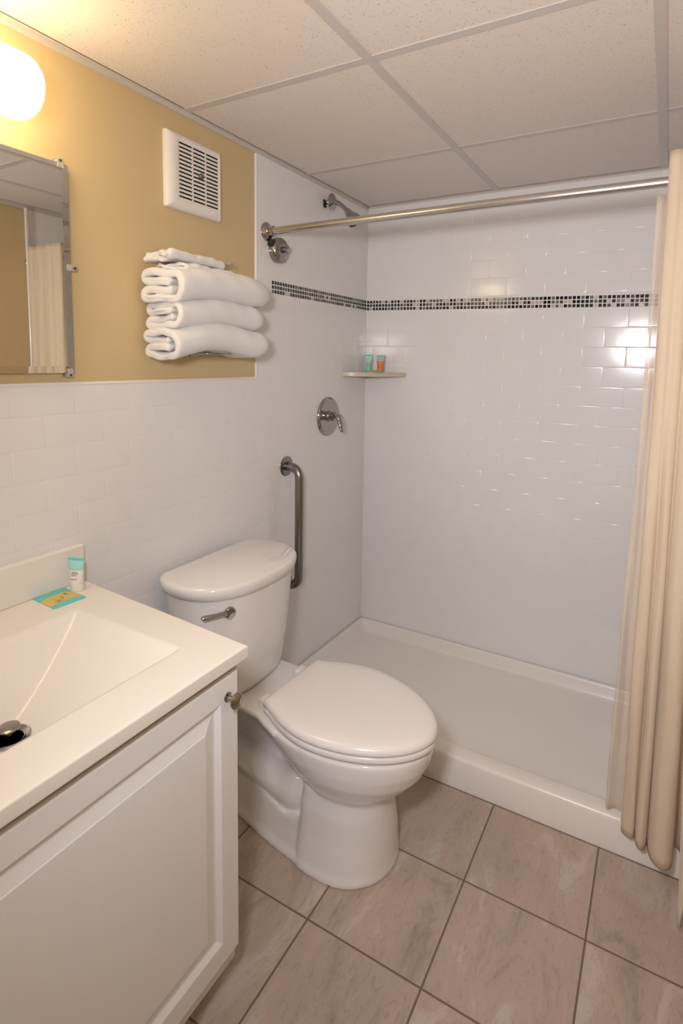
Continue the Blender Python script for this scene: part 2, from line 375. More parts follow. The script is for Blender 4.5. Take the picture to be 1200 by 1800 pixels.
box(bm, 0, WX, Y1 - 0.016, Y1, ZC - 0.0015, ZC - 0.0002); box(bm, 0, WX, Y1 - 0.0012, Y1, ZC - 0.009, ZC - 0.0015)
box(bm, WX - 0.016, WX, YB, Y1, ZC - 0.0015, ZC - 0.0002); box(bm, WX - 0.0012, WX, YB, Y1, ZC - 0.020, ZC - 0.0015)
struct(obj('trim_6', bm, add_noise(mat('wall_angle_metal', (0.60, 0.54, 0.50), 0.5), 80, 0.03), smooth=False))

bm = bmesh.new(); box(bm, 0.0076, 0.0090, YB, 1.116, ZC - 0.0004, ZC + 0.0006); box(bm, 0.0076, 0.0090, 1.137, Y1 - 0.018, ZC - 0.0004, ZC + 0.0006); box(bm, 0.02, WX, Y1 - 0.0176, Y1 - 0.0164, ZC - 0.0004, ZC + 0.0006)
struct(obj('angle_shadow_strip', bm, M['dark'], smooth=False))  # dark strips painted as the shadow gap beside the wall angles

# ------------------------------------------------------------------ shower pan
YC = 1.5105; HC = 0.108
t = thing('shower_pan', 'low cream acrylic shower pan with a front curb, filling the alcove', 'shower pan', (0.75, 1.87, 0))
bm = bmesh.new()
def pring(x0, x1, y0, y1, z, r=0.03, n=6, zf=None):
    out = []
    for cx, cy, a0 in ((x1 - r, y1 - r, 0), (x0 + r, y1 - r, 90), (x0 + r, y0 + r, 180), (x1 - r, y0 + r, 270)):
        for k in range(n + 1):
            a = math.radians(a0 + 90 * k / n); p = (cx + r * cos(a), cy + r * sin(a))
            out.append(Vector((p[0], p[1], zf(p) if zf else z)))
    return out
E_ = 0.0005
rimz = lambda p: interp(p[1], [YC, YC + 0.07, YC + 0.10, Y1], [HC, HC - 0.003, 0.092, 0.090])
loft(bm, [pring(E_, WX - E_, YC + 0.004, Y1 - 0.002, 0.0, 0.004), pring(E_, WX - E_, YC + 0.001, Y1 - 0.002, 0.0, 0.004, zf=lambda p: rimz(p) - 0.012),
          pring(E_, WX - E_, YC + 0.004, Y1 - 0.002, 0, 0.004, zf=lambda p: rimz(p) - 0.003), pring(0.006, WX - 0.006, YC + 0.011, Y1 - 0.004, 0, 0.004, zf=rimz),
          pring(0.012, WX - 0.012, YC + 0.058, Y1 - 0.010, 0, 0.02, zf=rimz), pring(0.016, WX - 0.016, YC + 0.066, Y1 - 0.013, 0, 0.024, zf=lambda p: rimz(p) - 0.003),
          pring(0.021, WX - 0.021, YC + 0.072, Y1 - 0.016, 0, 0.03, zf=lambda p: rimz(p) - 0.011),
          pring(0.034, WX - 0.034, YC + 0.080, Y1 - 0.024, 0.046, 0.04), pring(0.042, WX - 0.042, YC + 0.086, Y1 - 0.030, 0.038, 0.04),
          pring(0.056, WX - 0.056, YC + 0.100, Y1 - 0.044, 0.033, 0.04), pring(0.3, WX - 0.3, YC + 0.25, Y1 - 0.2, 0.029, 0.04), pring(0.7, WX - 0.7, YC + 0.35, Y1 - 0.34, 0.026, 0.01)])
part('basin', bm, M['pan'], t, angle=80)

# ------------------------------------------------------------------ toilet
YM = 1.168
t = thing('toilet', 'white two-piece toilet with its lid closed, between vanity and shower', 'toilet', (0.35, YM, 0))
def egg(xb, xf, hw, z, yc=YM, n=48, back=0.55, sq=2.0, xm=None):
    """plan outline: blunt back, elliptical front"""
    xm = xm if xm is not None else xb + (xf - xb) * 0.45; out = []
    for k in range(n):
        a = 2 * pi * k / n; c, s = cos(a), sin(a)
        if c >= 0: px = xm + (xf - xm) * abs(c) ** (2 / sq); py = hw * math.copysign(abs(s) ** (2 / sq), s)
        else:
            e = 2 / (2 + 2.2 * back); px = xm - (xm - xb) * abs(c) ** e; py = hw * math.copysign(abs(s) ** (2 / (2 + back)), s)
        out.append(Vector((px, yc + py, z)))
    return out
bm = bmesh.new()
# bowl
loft(bm, [egg(0.450, 0.684, 0.098, 0.185, back=0.3), egg(0.445, 0.690, 0.106, 0.215, back=0.2), egg(0.430, 0.706, 0.120, 0.235, back=0.1), egg(0.400, 0.742, 0.142, 0.265, back=0.1),
          egg(0.365, 0.772, 0.159, 0.300, back=0.1), egg(0.330, 0.788, 0.169, 0.335, back=0.15), egg(0.310, 0.794, 0.173, 0.362, back=0.2),
          egg(0.308, 0.794, 0.174, 0.378, back=0.2), egg(0.312, 0.788, 0.170, 0.384, back=0.2)])
# inner wall of the bowl: a narrower keel that reaches further back
loft(bm, [egg(0.43, 0.66, 0.090, 0.17, back=0.3), egg(0.41, 0.66, 0.100, 0.25, back=0.2), egg(0.385, 0.66, 0.112, 0.31, back=0.2), egg(0.36, 0.66, 0.125, 0.36, back=0.2)])
# pedestal column
loft(bm, [egg(0.44, 0.697, 0.140, 0.0, back=2.0), egg(0.44, 0.697, 0.140, 0.012, back=2.0), egg(0.44, 0.695, 0.134, 0.03, back=2.0), egg(0.445, 0.692, 0.124, 0.10, back=2.0), egg(0.450, 0.687, 0.115, 0.17, back=2.0), egg(0.455, 0.685, 0.106, 0.215, back=2.0)])
# long foot with the trapway lying in it
def slab(prof, z0, z1, rings=None):
    """prof: (x, half width) pairs; rings: (fraction of height, inset)"""
    zz1 = z1 if callable(z1) else (lambda x: z1); zz0 = z0 if callable(z0) else (lambda x: z0); out = []
    for f, ins in (rings or ((0, 0), (1, 0))):
        ring = [(x, YM - h + ins) for x, h in prof] + [(x, YM + h - ins) for x, h in prof[::-1]]
        out.append([Vector((x, y, zz0(x) * (1 - f) + zz1(x) * f)) for x, y in ring])
    loft(bm, out)
foot = [(0.13, 0.052), (0.15, 0.072), (0.20, 0.083), (0.25, 0.092), (0.32, 0.108), (0.40, 0.122), (0.50, 0.136), (0.56, 0.13)]
slab(foot, 0.0, lambda x: interp(x, [0.12, 0.25, 0.38, 0.42, 0.46, 0.5], [0.150, 0.118, 0.090, 0.098, 0.128, 0.13]), ((0, 0), (0.12, 0), (0.3, 0.010), (0.7, 0.020), (1, 0.026)))
tube(bm, smoothpath([(0.10, YM - 0.012, 0.165), (0.20, YM - 0.016, 0.152), (0.29, YM - 0.020, 0.134), (0.36, YM - 0.024, 0.124), (0.405, YM - 0.022, 0.128), (0.44, YM, 0.14)]), [interp(q, [0, 20, 32, 37, 40], [0.050, 0.055, 0.066, 0.064, 0.048]) for q in range(41)], 32)
tube(bm, smoothpath([(0.15, YM - 0.01, 0.13), (0.105, YM - 0.01, 0.22), (0.10, YM, 0.35)]), 0.040, 20)
# centre web under the deck
slab([(0.10, 0.012), (0.35, 0.012), (0.47, 0.04)], 0.10, 0.36)
# deck that carries the tank
deck = [(0.045, 0.110), (0.06, 0.120), (0.16, 0.124), (0.27, 0.128), (0.335, 0.134), (0.375, 0.150), (0.42, 0.165)]
slab(deck, lambda x: interp(x, [0.04, 0.2, 0.33, 0.42], [0.335, 0.352, 0.356, 0.350]), 0.385, ((0, 0.022), (0.35, 0.006), (0.7, 0.0), (1, 0.003)))
yaw_ = Matrix.Rotation(-0.035, 3, 'Z'); pv = Vector((0.42, 1.170, 0))
for v in bm.verts:
    if v.co.z > 0.15: v.co = pv + yaw_ @ (v.co - pv)
b_ = part('bowl', bm, M['china'], t, angle=180)
rm = b_.modifiers.new('remesh', 'REMESH'); rm.mode = 'VOXEL'; rm.voxel_size = 0.0034; rm.use_smooth_shade = True
sm = b_.modifiers.new('smooth', 'SMOOTH'); sm.factor = 0.5; sm.iterations = 11
# tank: D-shaped plan, tapering down
def dplan(xb, depth, hw, z, yc=1.166, n=56, p=2.5, q=2.35, cut=0.10):
    """straight back, drawn-in back corners, bowed front"""
    x0 = xb + cut; depth -= cut; out = []
    for k in range(8): u = 1 - k / 8; out.append(Vector((x0 - cut * u, yc - hw * (1 - 0.17 * u ** 2.4), z)))
    tail = [Vector((v.x, 2 * yc - v.y, z)) for v in out[::-1]]
    xb = x0
    for k in range(n + 1):
        a = -pi / 2 + pi * k / n; s = sin(a); c = cos(a)
        out.append(Vector((xb + depth * abs(c) ** (2 / q), yc + hw * math.copysign(abs(s) ** (2 / p), s), z)))
    return out + tail
bm = bmesh.new()
loft(bm, [dplan(0.055, 0.180, 0.142, 0.386), dplan(0.050, 0.196, 0.160, 0.392), dplan(0.048, 0.202, 0.168, 0.41), dplan(0.040, 0.222, 0.190, 0.52),
          dplan(0.036, 0.234, 0.202, 0.62), dplan(0.034, 0.243, 0.209, 0.702)])
tk = part('tank', bm, M['china'], t, angle=50)
bm = bmesh.new()
loft(bm, [dplan(0.034, 0.248, 0.211, 0.7025), dplan(0.028, 0.259, 0.219, 0.706), dplan(0.025, 0.266, 0.224, 0.722), dplan(0.025, 0.266, 0.224, 0.732), dplan(0.028, 0.260, 0.219, 0.7395), dplan(0.034, 0.249, 0.211, 0.742)])
part('tank_lid', bm, M['china'], t, angle=70)
bm = bmesh.new()                                   # flush lever
hub = Vector((0.232, 1.030, 0.664)); nrm = Vector((1, -0.42, 0)).normalized()
lathe(bm, [(0.015, 0), (0.0175, 0.002), (0.0175, 0.010), (0.013, 0.013), (0.013, 0.016), (0.0165, 0.018), (0.0165, 0.024), (0.014, 0.027), (0.001, 0.0275)], hub, nrm, 28)
a0 = hub + nrm * 0.018
tube(bm, [a0 + Vector((-0.002, -0.012, 0.001)), a0 + Vector((-0.012, -0.045, 0.004)), a0 + Vector((-0.022, -0.074, 0.008)), a0 + Vector((-0.024, -0.079, 0.008))], [0.0095, 0.0085, 0.0082, 0.005], 14, sec=(1, 0.72))
part('flush_lever', bm, M['chrome'], t, label='chrome flush lever')
# seat and lid
def yaw_seat(b):
    for v in b.verts: v.co = pv + yaw_ @ (v.co - pv)
def seat_ring(off, z, tip=0.805, hw=0.179, xb=0.345, yc=1.170):
    """clockwise outline of the closed seat with its straight back edge"""
    pts = []; xm = 0.530; tip += off; hw += off; xb -= off; n = 26
    for k in range(-n, n + 1):
        a = (pi / 2) * k / n; pts.append((xm + (tip - xm) * max(0, cos(a)) ** 1.07, yc + hw * math.copysign(abs(sin(a)) ** 1.07, a)))
    up = []
    for k in range(1, 14):
        u = k / 14; x = xm - (xm - xb - 0.014) * u; w = hw - (hw - 0.126 - off) * (1 - cos(u * pi / 2)) ** 1.05
        up.append((x, yc + w))
    xe, ye = up[-1]
    for k in range(1, 5):
        a = math.radians(20 + 17 * k); up.append((xb + 0.012 - 0.012 * sin(a), yc + (ye - yc) - 0.020 * (1 - cos(a)) - 0.003))
    pts += up + [(xb, yc + 0.09), (xb, yc + 0.045), (xb, yc), (xb, yc - 0.045), (xb, yc - 0.09)] + [(x, 2 * yc - y) for x, y in up[::-1]]
    return [Vector((x, y, z if not callable(z) else z(x, y))) for x, y in pts]
bm = bmesh.new()
br_ = seat_ring(0, 0); c_ = Vector((0.56, 1.170, 0))
loft(bm, [[c_ + (p - c_) * k + Vector((0, 0, z)) for p in br_] for k, z in ((0.96, 0.388), (0.985, 0.389), (0.993, 0.393), (0.993, 0.401), (0.980, 0.405), (0.955, 0.406))])
yaw_seat(bm); part('seat_ring', bm, M['seat'], t, angle=70)
bm = bmesh.new(); rr = []
base_ring = seat_ring(0, 0); cc = Vector((0.56, 1.170, 0))
for k, z in ((0.955, 0.4070), (0.988, 0.4078), (1.0, 0.412), (1.0, 0.417), (0.988, 0.423), (0.962, 0.4282), (0.92, 0.4315), (0.80, 0.4340), (0.55, 0.4354), (0.25, 0.4360), (0.03, 0.4362)):
    rr.append([cc + (p - cc) * k + Vector((0, 0, z)) for p in base_ring])
loft(bm, rr); yaw_seat(bm); part('seat_lid', bm, M['seat'], t, angle=80)
for dy in (-0.085, 0.085):
    bm = bmesh.new(); box(bm, 0.312, 0.352, 1.170 + dy - 0.019, 1.170 + dy + 0.019, 0.3845, 0.409)
    part('seat_hinge', bm, M['seat'], t, bevel=0.005)


# ------------------------------------------------------------------ vanity
t = thing('vanity_cabinet', 'white bathroom vanity cabinet with one raised-panel door, under the sink top', 'cabinet', (0.28, 0.43, 0))
X0, XF = 0.004, 0.535
YL, YR = 0.135, 0.722
bm = bmesh.new()
for a in (YL, YR - 0.016): box(bm, X0, XF, a, a + 0.016, 0.10, 0.7705)
box(bm, X0, XF, YL + 0.016, YR - 0.016, 0.10, 0.116); box(bm, XF - 0.018, XF, YL + 0.016, YR - 0.016, 0.726, 0.7705); box(bm, XF - 0.018, XF, YL + 0.016, YR - 0.016, 0.116, 0.15)
box(bm, X0, X0 + 0.006, YL + 0.016, YR - 0.016, 0.116, 0.74); box(bm, X0, XF - 0.07, YL, YR, 0.0, 0.10)
part('carcass', bm, M['cabinet'], t, bevel=0.0015, seg=2)
DX = 0.5365; DF = 0.5555; dy0, dy1, dz0, dz1 = 0.148, 0.7145, 0.147, 0.7535
bm = bmesh.new()
def dr(ins, x): return [Vector((x, dy0 + ins, dz0 + ins)), Vector((x, dy1 - ins, dz0 + ins)), Vector((x, dy1 - ins, dz1 - ins)), Vector((x, dy0 + ins, dz1 - ins))]
loft(bm, [dr(0, DX), dr(0, DF - 0.005), dr(0.0035, DF - 0.001), dr(0.006, DF), dr(0.050, DF), dr(0.054, DF - 0.0025), dr(0.061, DF - 0.008), dr(0.066, DF - 0.0085), dr(0.069, DF - 0.0078), dr(0.088, DF - 0.0022), dr(0.0895, DF - 0.001)])
d_ = part('door', bm, M['cabinet'], t, angle=12)
bm = bmesh.new(); kb = (DF, 0.682, 0.709)
lathe(bm, [(0.0095, 0), (0.0095, 0.002), (0.006, 0.004), (0.0042, 0.010), (0.0045, 0.014), (0.011, 0.018), (0.0155, 0.021), (0.0158, 0.024), (0.012, 0.028), (0.001, 0.0295)], kb, (1, 0, 0), 32)
part('door_knob', bm, M['nickel'], d_, label='round satin nickel knob')

# sink top with a rectangular wave basin
t = thing('sink_top', 'cream one-piece sink top with a sloped basin and backsplash, on the vanity cabinet', 'sink', (0.29, 0.43, 0.8))
ZT = 0.80; TF = 0.572; TL = 0.118
def yend(x): return interp(x, [0, 0.57], [0.757, 0.722])     # the end is cut slightly out of square
bx0, bx1, by0, by1 = 0.150, 0.472, 0.185, 0.648              # basin opening
DRX, DRY, DZ = 0.285, 0.425, 0.682
def depth(x, y):
    if not (bx0 < x < bx1 and by0 < y < by1): return 0
    # long ramps left and right fall to the drain; steep back wall meets the ramp along a curve
    u = abs(y - DRY) / ((by1 - DRY) if y > DRY else (DRY - by0))
    ramp = 0.126 * (1 - u ** 1.25)
    ramp = max(0.0, ramp); ramp = min(ramp + 0.004 * sstep((1 - u) / 0.12), 0.119)
    back = (x - bx0) * 1.25
    front = (bx1 - x) * 1.25
    k = 0.004
    def smin(a, b):
        h = max(k - abs(a - b), 0) / k; return min(a, b) - h * h * k * 0.25
    side = (by1 - y) * 1.6 if y > DRY else (y - by0) * 1.6
    d = max(0, smin(smin(smin(ramp, back), front), side)); return d * d / (d + 0.004)
bm = bmesh.new(); nx, ny = 110, 150
grid = []
for i in range(nx + 1):
    x = 0.003 + (TF - 0.003 - 0.003) * i / nx; row = []
    for j in range(ny + 1):
        y = TL + (yend(x) - 0.003 - TL) * j / ny
        row.append(bm.verts.new((x, y, ZT - depth(x, y))))
    grid.append(row)
for i in range(nx):
    for j in range(ny): bm.faces.new((grid[i][j], grid[i + 1][j], grid[i + 1][j + 1], grid[i][j + 1]))
edge = [grid[i][0] for i in range(nx + 1)] + grid[nx][1:] + [grid[i][ny] for i in range(nx - 1, -1, -1)] + [grid[0][j] for j in range(ny - 1, 0, -1)]
prev = edge; cen = Vector((0.28, 0.43, 0))
for off, z in ((0.0018, -0.0006), (0.0028, -0.0018), (0.003, -0.0035), (0.003, -0.0045), (0.003, -0.0235), (0.0028, -0.0250), (0.001, -0.0268), (-0.004, -0.027)):
    cur = []
    for v in edge:
        d = Vector((0, 0, 0))
        if v in grid[nx]: d.x += off
        if abs(v.co.y - (yend(v.co.x) - 0.003)) < 1e-5: d.y += off
        if abs(v.co.y - TL) < 1e-5: d.y -= off
        cur.append(bm.verts.new((v.co.x + d.x, v.co.y + d.y, ZT + z)))
    n = len(edge)
    for k in range(n): bm.faces.new((prev[k], prev[(k + 1) % n], cur[(k + 1) % n], cur[k]))
    prev = cur
part('basin_top', bm, M['counter'], t, angle=50)
bm = bmesh.new(); vs = box(bm, 0.0008, 0.021, TL, 0.757, 0.7995, 0.893)
part('backsplash', bm, M['counter'], t, bevel=0.004)
bm = bmesh.new()
lathe(bm, [(0.034, -0.004), (0.034, 0.0), (0.031, 0.002), (0.026, -0.001), (0.0235, -0.003), (0.0235, -0.004)], (DRX, DRY, ZT - depth(DRX, DRY) + 0.004), (0, 0, 1), 40)
dr_ = part('drain', bm, M['chrome'], t, label='chrome drain flange')
bm = bmesh.new()
lathe(bm, [(0.001, 0.020), (0.013, 0.0205), (0.0175, 0.0185), (0.0180, 0.016), (0.016, 0.0135), (0.008, 0.012), (0.006, -0.02)], (DRX, DRY, ZT - depth(DRX, DRY) + 0.004), (0, 0, 1), 36)
part('stopper', bm, M['nickel'], dr_, label='raised pop-up stopper')
bm = bmesh.new(); lathe(bm, [(0.001, 0.0), (0.0225, 0.0)], (DRX, DRY, ZT - depth(DRX, DRY) + 0.0005), (0, 0, 1), 30)  # black disc paints the shade inside the drain
part('drain_shade_disc', bm, M['dark'], dr_)

# ------------------------------------------------------------------ wall mirror
MY0, MY1, MZ0, MZ1 = 0.10, 0.752, 1.315, 1.793
t = thing('wall_mirror', 'frameless mirror held to the tan wall above the sink by clear clips', 'mirror', (0, 0.43, MZ0))
bm = bmesh.new()
MTL = 0.0125                                       # the glass stands a little prouder at its right edge
def mr(i, x): return [Vector((x + MTL * (y - MY0), y, z)) for y, z in ((MY0 + i, MZ0 + i), (MY1 - i, MZ0 + i), (MY1 - i, MZ1 - i), (MY0 + i, MZ1 - i))]
loft(bm, [mr(0, 0.0006), mr(0, 0.0038), mr(0.016, 0.0048)])
part('glass', bm, M['mirror'], t, smooth=False)
bm = bmesh.new(); loft(bm, [[Vector((PAINT + 0.0002, y, z)) for y, z in ((MY0, MZ0), (MY1, MZ0), (MY1, MZ1), (MY0, MZ1))], mr(0, 0.0005)]); part('backing', bm, M['mirrorback'], t)
for (cy, cz, dy, dz) in ((0.734, MZ1, 0, 1), (0.752, 1.561, 1, 0), (0.741, MZ0, 0, -1), (0.20, MZ1, 0, 1), (0.20, MZ0, 0, -1)):
    bm = bmesh.new(); w = 0.007; cx_ = MTL * (cy - MY0)
    if dz:
        box(bm, PAINT, 0.0062 + cx_, cy - w, cy + w, min(cz + 0.001 * dz, cz + 0.010 * dz), max(cz + 0.001 * dz, cz + 0.010 * dz)); box(bm, 0.0050 + cx_, 0.0078 + cx_, cy - w, cy + w, min(cz - 0.010 * dz, cz + 0.010 * dz), max(cz - 0.010 * dz, cz + 0.010 * dz))
        sc_ = (0.0078 + cx_, cy, cz + 0.005 * dz)
    else:
        box(bm, PAINT, 0.0062 + cx_, cy + 0.001, cy + 0.014, cz - w, cz + w); box(bm, 0.0050 + cx_, 0.0078 + cx_, cy - 0.010, cy + 0.014, cz - w, cz + w); sc_ = (0.0078 + cx_, cy + 0.008, cz)
    c_ = part('clip', bm, M['clear'], t, bevel=0.001, seg=2, label='clear plastic clip')
    bm = bmesh.new(); lathe(bm, [(0.0028, 0), (0.0026, 0.001), (0.001, 0.0016)], sc_, (1, 0, 0), 14); part('screw', bm, M['dark'], c_)

# ------------------------------------------------------------------ vanity light
t = thing('vanity_light', 'lit frosted glass vanity light bar glowing warm above the mirror', 'lamp', (0, 0.43, 1.88))
bm = bmesh.new(); box(bm, PAINT, 0.022, 0.30, 0.56, 1.835, 1.925); part('wall_plate', bm, M['chrome'], t, bevel=0.006)
for y in (0.33, 0.53):
    bm = bmesh.new(); tube(bm, [(0.02, y, 1.88), (0.05, y, 1.88)], 0.012); part('arm', bm, M['chrome'], t)
bm = bmesh.new(); prof = []
LR, LH = 0.062, 0.20
for k in range(9): a = pi / 2 * k / 8; prof.append((max(0.0001 if k == 0 else 0, (LR - 0.035) * (0 if k == 0 else 1) + 0.035 * sin(a)), -LH + 0.035 * (1 - cos(a))))
prof[0] = (0.0, -LH); prof.insert(1, (LR - 0.036, -LH))
prof = prof + [(r, -h) for r, h in prof[::-1]]
lathe(bm, prof, (0.098, 0.43, 1.883), (0, 1, 0), 40); part('glass_shade', bm, M['lamp'], t, angle=60, label='glowing frosted glass shade')

# ------------------------------------------------------------------ exhaust vent
t = thing('exhaust_vent', 'square white louvred exhaust vent high on the tan wall', 'vent', (0, 1.154, 1.88))
vy0, vy1, vz0, vz1 = 1.047, 1.262, 1.776, 1.985
bm = bmesh.new(); iy0, iy1, iz0, iz1 = vy0 + 0.040, vy1 - 0.020, vz0 + 0.030, vz1 - 0.022
def vr(a0, a1, b0, b1, x, r=0.006, n=4):
    out = []
    for cy, cz, s in ((a1 - r, b1 - r, 0), (a0 + r, b1 - r, 90), (a0 + r, b0 + r, 180), (a1 - r, b0 + r, 270)):
        for k in range(n + 1):
            a = math.radians(s + 90 * k / n); out.append(Vector((x, cy + r * cos(a), cz + r * sin(a))))
    return out
loft(bm, [vr(vy0, vy1, vz0, vz1, PAINT + 0.0002), vr(vy0, vy1, vz0, vz1, 0.004), vr(vy0 + 0.003, vy1 - 0.003, vz0 + 0.003, vz1 - 0.003, 0.009), vr(vy0 + 0.014, vy1 - 0.010, vz0 + 0.012, vz1 - 0.010, 0.015, 0.005),
          vr(iy0 - 0.004, iy1 + 0.004, iz0 - 0.004, iz1 + 0.004, 0.0165, 0.003), vr(iy0, iy1, iz0, iz1, 0.0145, 0.0015), vr(iy0, iy1, iz0, iz1, 0.0119, 0.0015)], caps=False)
part('frame', bm, M['vent'], t, angle=50)
bm = bmesh.new(); quad(bm, (-0.0045, iy0, iz0), (-0.0045, iy1, iz0), (-0.0045, iy1, iz1), (-0.0045, iy0, iz1))
for a_, b_2 in (((iy0, iz0), (iy1, iz0)), ((iy1, iz0), (iy1, iz1)), ((iy1, iz1), (iy0, iz1)), ((iy0, iz1), (iy0, iz0))): quad(bm, (-0.0045, *a_), (-0.0045, *b_2), (0.0118, *b_2), (0.0118, *a_))
part('duct_shade_lining', bm, M['dark'], t)  # near-black lining paints the shade behind the slots
ns = 14; pz = (iz1 - iz0) / ns
bm = bmesh.new()
for i in range(ns + 1):
    z = iz0 + pz * i; z0_, z1_ = max(iz0, z - pz * 0.27), min(iz1, z + pz * 0.27)
    box(bm, 0.0125, 0.0145, iy0, iy1, z0_, z1_)
part('louvre', bm, M['vent'], t, label='row of fourteen narrow slots between white slats')
bm = bmesh.new()
for f in (1 / 3, 2 / 3):
    y = iy0 + (iy1 - iy0) * f; box(bm, 0.0120, 0.0138, y - 0.0022, y + 0.0022, iz0, iz1)
part('louvre_rib', bm, M['vent'], t)
bm = bmesh.new(); lathe(bm, [(0.0085, 0), (0.0088, 0.004), (0.0065, 0.008), (0.001, 0.009)], (0.0146, (iy0 + iy1) / 2 + 0.004, (iz0 + iz1) / 2 + 0.002), (1, 0, 0), 12)
part('centre_screw', bm, M['barsteel'], t, label='dark centre screw')

# ------------------------------------------------------------------ towel rack and towels
RY = 1.145
t = thing('towel_rack', 'small chrome wire towel rack on the tan wall, mostly hidden by stacked towels', 'rack', (0, RY, 1.5))
bm = bmesh.new(); box(bm, PAINT, 0.007, RY - 0.016, RY + 0.016, 1.36, 1.652); part('wall_bracket', bm, M['chrome'], t, bevel=0.003)
def hoop(z, x1=0.13, y0=RY - 0.055, y1=RY + 0.055):
    return smoothpath([(0.006, y0 + 0.02, z), (0.03, y0 + 0.005, z), (x1 - 0.03, y0, z), (x1 - 0.006, y0 + 0.014, z), (x1, (y0 + y1) / 2, z), (x1 - 0.006, y1 - 0.014, z), (x1 - 0.03, y1, z), (0.03, y1 - 0.005, z), (0.006, y1 - 0.02, z)], 6)
for z, x1 in ((1.637, 0.085), (1.6065, 0.105)):
    bm = bmesh.new(); tube(bm, hoop(z, x1, RY - 0.075, RY + 0.065), 0.003, 10); part('wire_hoop', bm, M['chrome'], t)
for z in (1.368,):
    bm = bmesh.new(); tube(bm, hoop(z, 0.115), 0.003, 10); part('wire_hoop', bm, M['chrome'], t)
bm = bmesh.new(); box(bm, 0.028, 0.094, RY + 0.062, RY + 0.078, 1.602, 1.607); box(bm, 0.028, 0.094, RY + 0.062, RY + 0.078, 1.634, 1.640)
part('end_bracket', bm, M['clear'], t, bevel=0.002, seg=2, label='clear end bracket')

def towel_section(depth, h, th, loops, rf):
    """centre line of the folded cloth in (x, z): a skin around the front, flat layers behind"""
    pts = []; r = (h - th) / 2
    z0, z1 = th / 2, h - th / 2
    if loops == 'wrap2':
        inner = [z0 + (z1 - z0) * f for f in (0.35, 0.66)]
        pts = [(depth - r * 1.2, inner[0]), (0.022, inner[0])]
        c = (z0 + inner[0]) / 2; rr_ = (inner[0] - z0) / 2
        for k in range(1, 8): a = pi / 2 + pi * k / 8; pts.append((0.022 + rr_ * cos(a) * 1.3, c + rr_ * sin(a)))
        pts += [(0.022, z0), (depth - r, z0)]
        for k in range(1, 14): a = -pi / 2 + pi * k / 14; pts.append((depth - r + r * rf * cos(a), (z0 + z1) / 2 + r * sin(a)))
        pts += [(depth - r, z1), (0.022, z1)]
        c = (z1 + inner[1]) / 2; rr_ = (z1 - inner[1]) / 2
        for k in range(1, 8): a = pi / 2 + pi * k / 8; pts.append((0.022 + rr_ * cos(a) * 1.3, c + rr_ * sin(a)))
        pts += [(0.022, inner[1]), (depth - r * 1.3, inner[1])]
    else:
        pts = [(0.012, z0), (depth - r, z0)]
        for k in range(1, 10): a = -pi / 2 + pi * k / 10; pts.append((depth - r + r * rf * cos(a), (z0 + z1) / 2 + r * sin(a)))
        pts += [(depth - r, z1), (0.012, z1)]
    # resample
    P = [Vector((a, 0, b)) for a, b in pts]; out = [P[0]]; step = 0.0035
    for a, b in zip(P, P[1:]):
        n = max(1, int((b - a).length / step))
        for k in range(1, n + 1): out.append(a.lerp(b, k / n))
    return out
def towel(name, y0, y1, zfn, depth, h, th, label, loops='wrap2', rf=1.0, seed=0, xoff=0.008, group=None, taper=0.06):
    rnd = random.Random(seed); line = towel_section(depth, h, th, loops, rf); n = len(line)
    ph = [rnd.uniform(0, 6) for _ in range(8)]; bm = bmesh.new(); rings = []
    tan = [(line[min(i + 1, n - 1)] - line[max(i - 1, 0)]).normalized() for i in range(n)]
    ys_ = [y0 + d for d in (0, 0.0008, 0.0022, 0.0045, 0.008, 0.013)] + [y0 + 0.013 + (y1 - y0 - 0.013) * k / 44 for k in range(1, 45)]
    for y in ys_:
        f = (y - y0) / (y1 - y0); e = (y1 - y) / taper
        k = math.sqrt(max(0.0, 1 - (1 - min(1, e)) ** 2)) if e < 1 else 1; k = max(k, 0.10)
        e2 = min(1, (y - y0) / 0.008); kt = 0.25 + 0.75 * math.sqrt(max(0, 1 - (1 - e2) ** 2))
        fl = 1 - sstep(f * 3.2); zb = zfn(f); L_, R_ = [], []
        for i, p in enumerate(line):
            nn = Vector((-tan[i].z, 0, tan[i].x)); w = th / 2 * kt
            ly = 0.0055 * sin(ph[2] + i / n * 11) + 0.003 * sin(ph[4] + i / n * 27)      # each layer ends a little further in or out
            wv = nn * (0.0022 * sin(ph[5] + i / n * 23) + 0.0014 * sin(ph[6] + i / n * 41)) * fl
            L_.append((p + nn * w + wv, ly)); R_.append((p - nn * w + wv, ly))
        c0 = (line[0] - tan[0] * th * 0.35 * kt, L_[0][1]); c1 = (line[-1] + tan[-1] * th * 0.35 * kt, L_[-1][1])
        out = []
        for p, ly in L_ + [c1] + R_[::-1] + [c0]:
            cx, cz = depth * 0.42, h / 2
            px = cx + (p.x - cx) * (0.35 + 0.65 * k); pz = cz + (p.z - cz) * k
            wob = 0.0014 * sin(11 * f + ph[0] + p.x * 30) + 0.0008 * sin(29 * f + ph[1] + p.z * 60)
            out.append(Vector((xoff + max(0.0, px + wob + 0.002 * sin(ph[3] + f * 7)), y + ly * fl, zb + pz + wob * 0.8)))
        rings.append(out)
    loft(bm, rings)
    o = obj(name, bm, M['towel'], angle=70)
    # origin at its base
    c = Vector((xoff + depth / 2, (y0 + y1) / 2, zfn(0.5)))
    for v in o.data.vertices: v.co -= c
    o.location = c
    return tag(o, label, 'towel', group)
TG = 'white towels stacked on the wall rack'
towel('bath_towel', 0.950, 1.352, lambda f: 1.3490 + 0.030 * sin(pi * min(1, f * 1.1)) + 0.020 * sstep((f - 0.75) / 0.25) - 0.004 * f, 0.140, 0.080, 0.0200, 'white bath towel at the bottom of the stack, arching over the rack wire', seed=1, group=TG, taper=0.075)
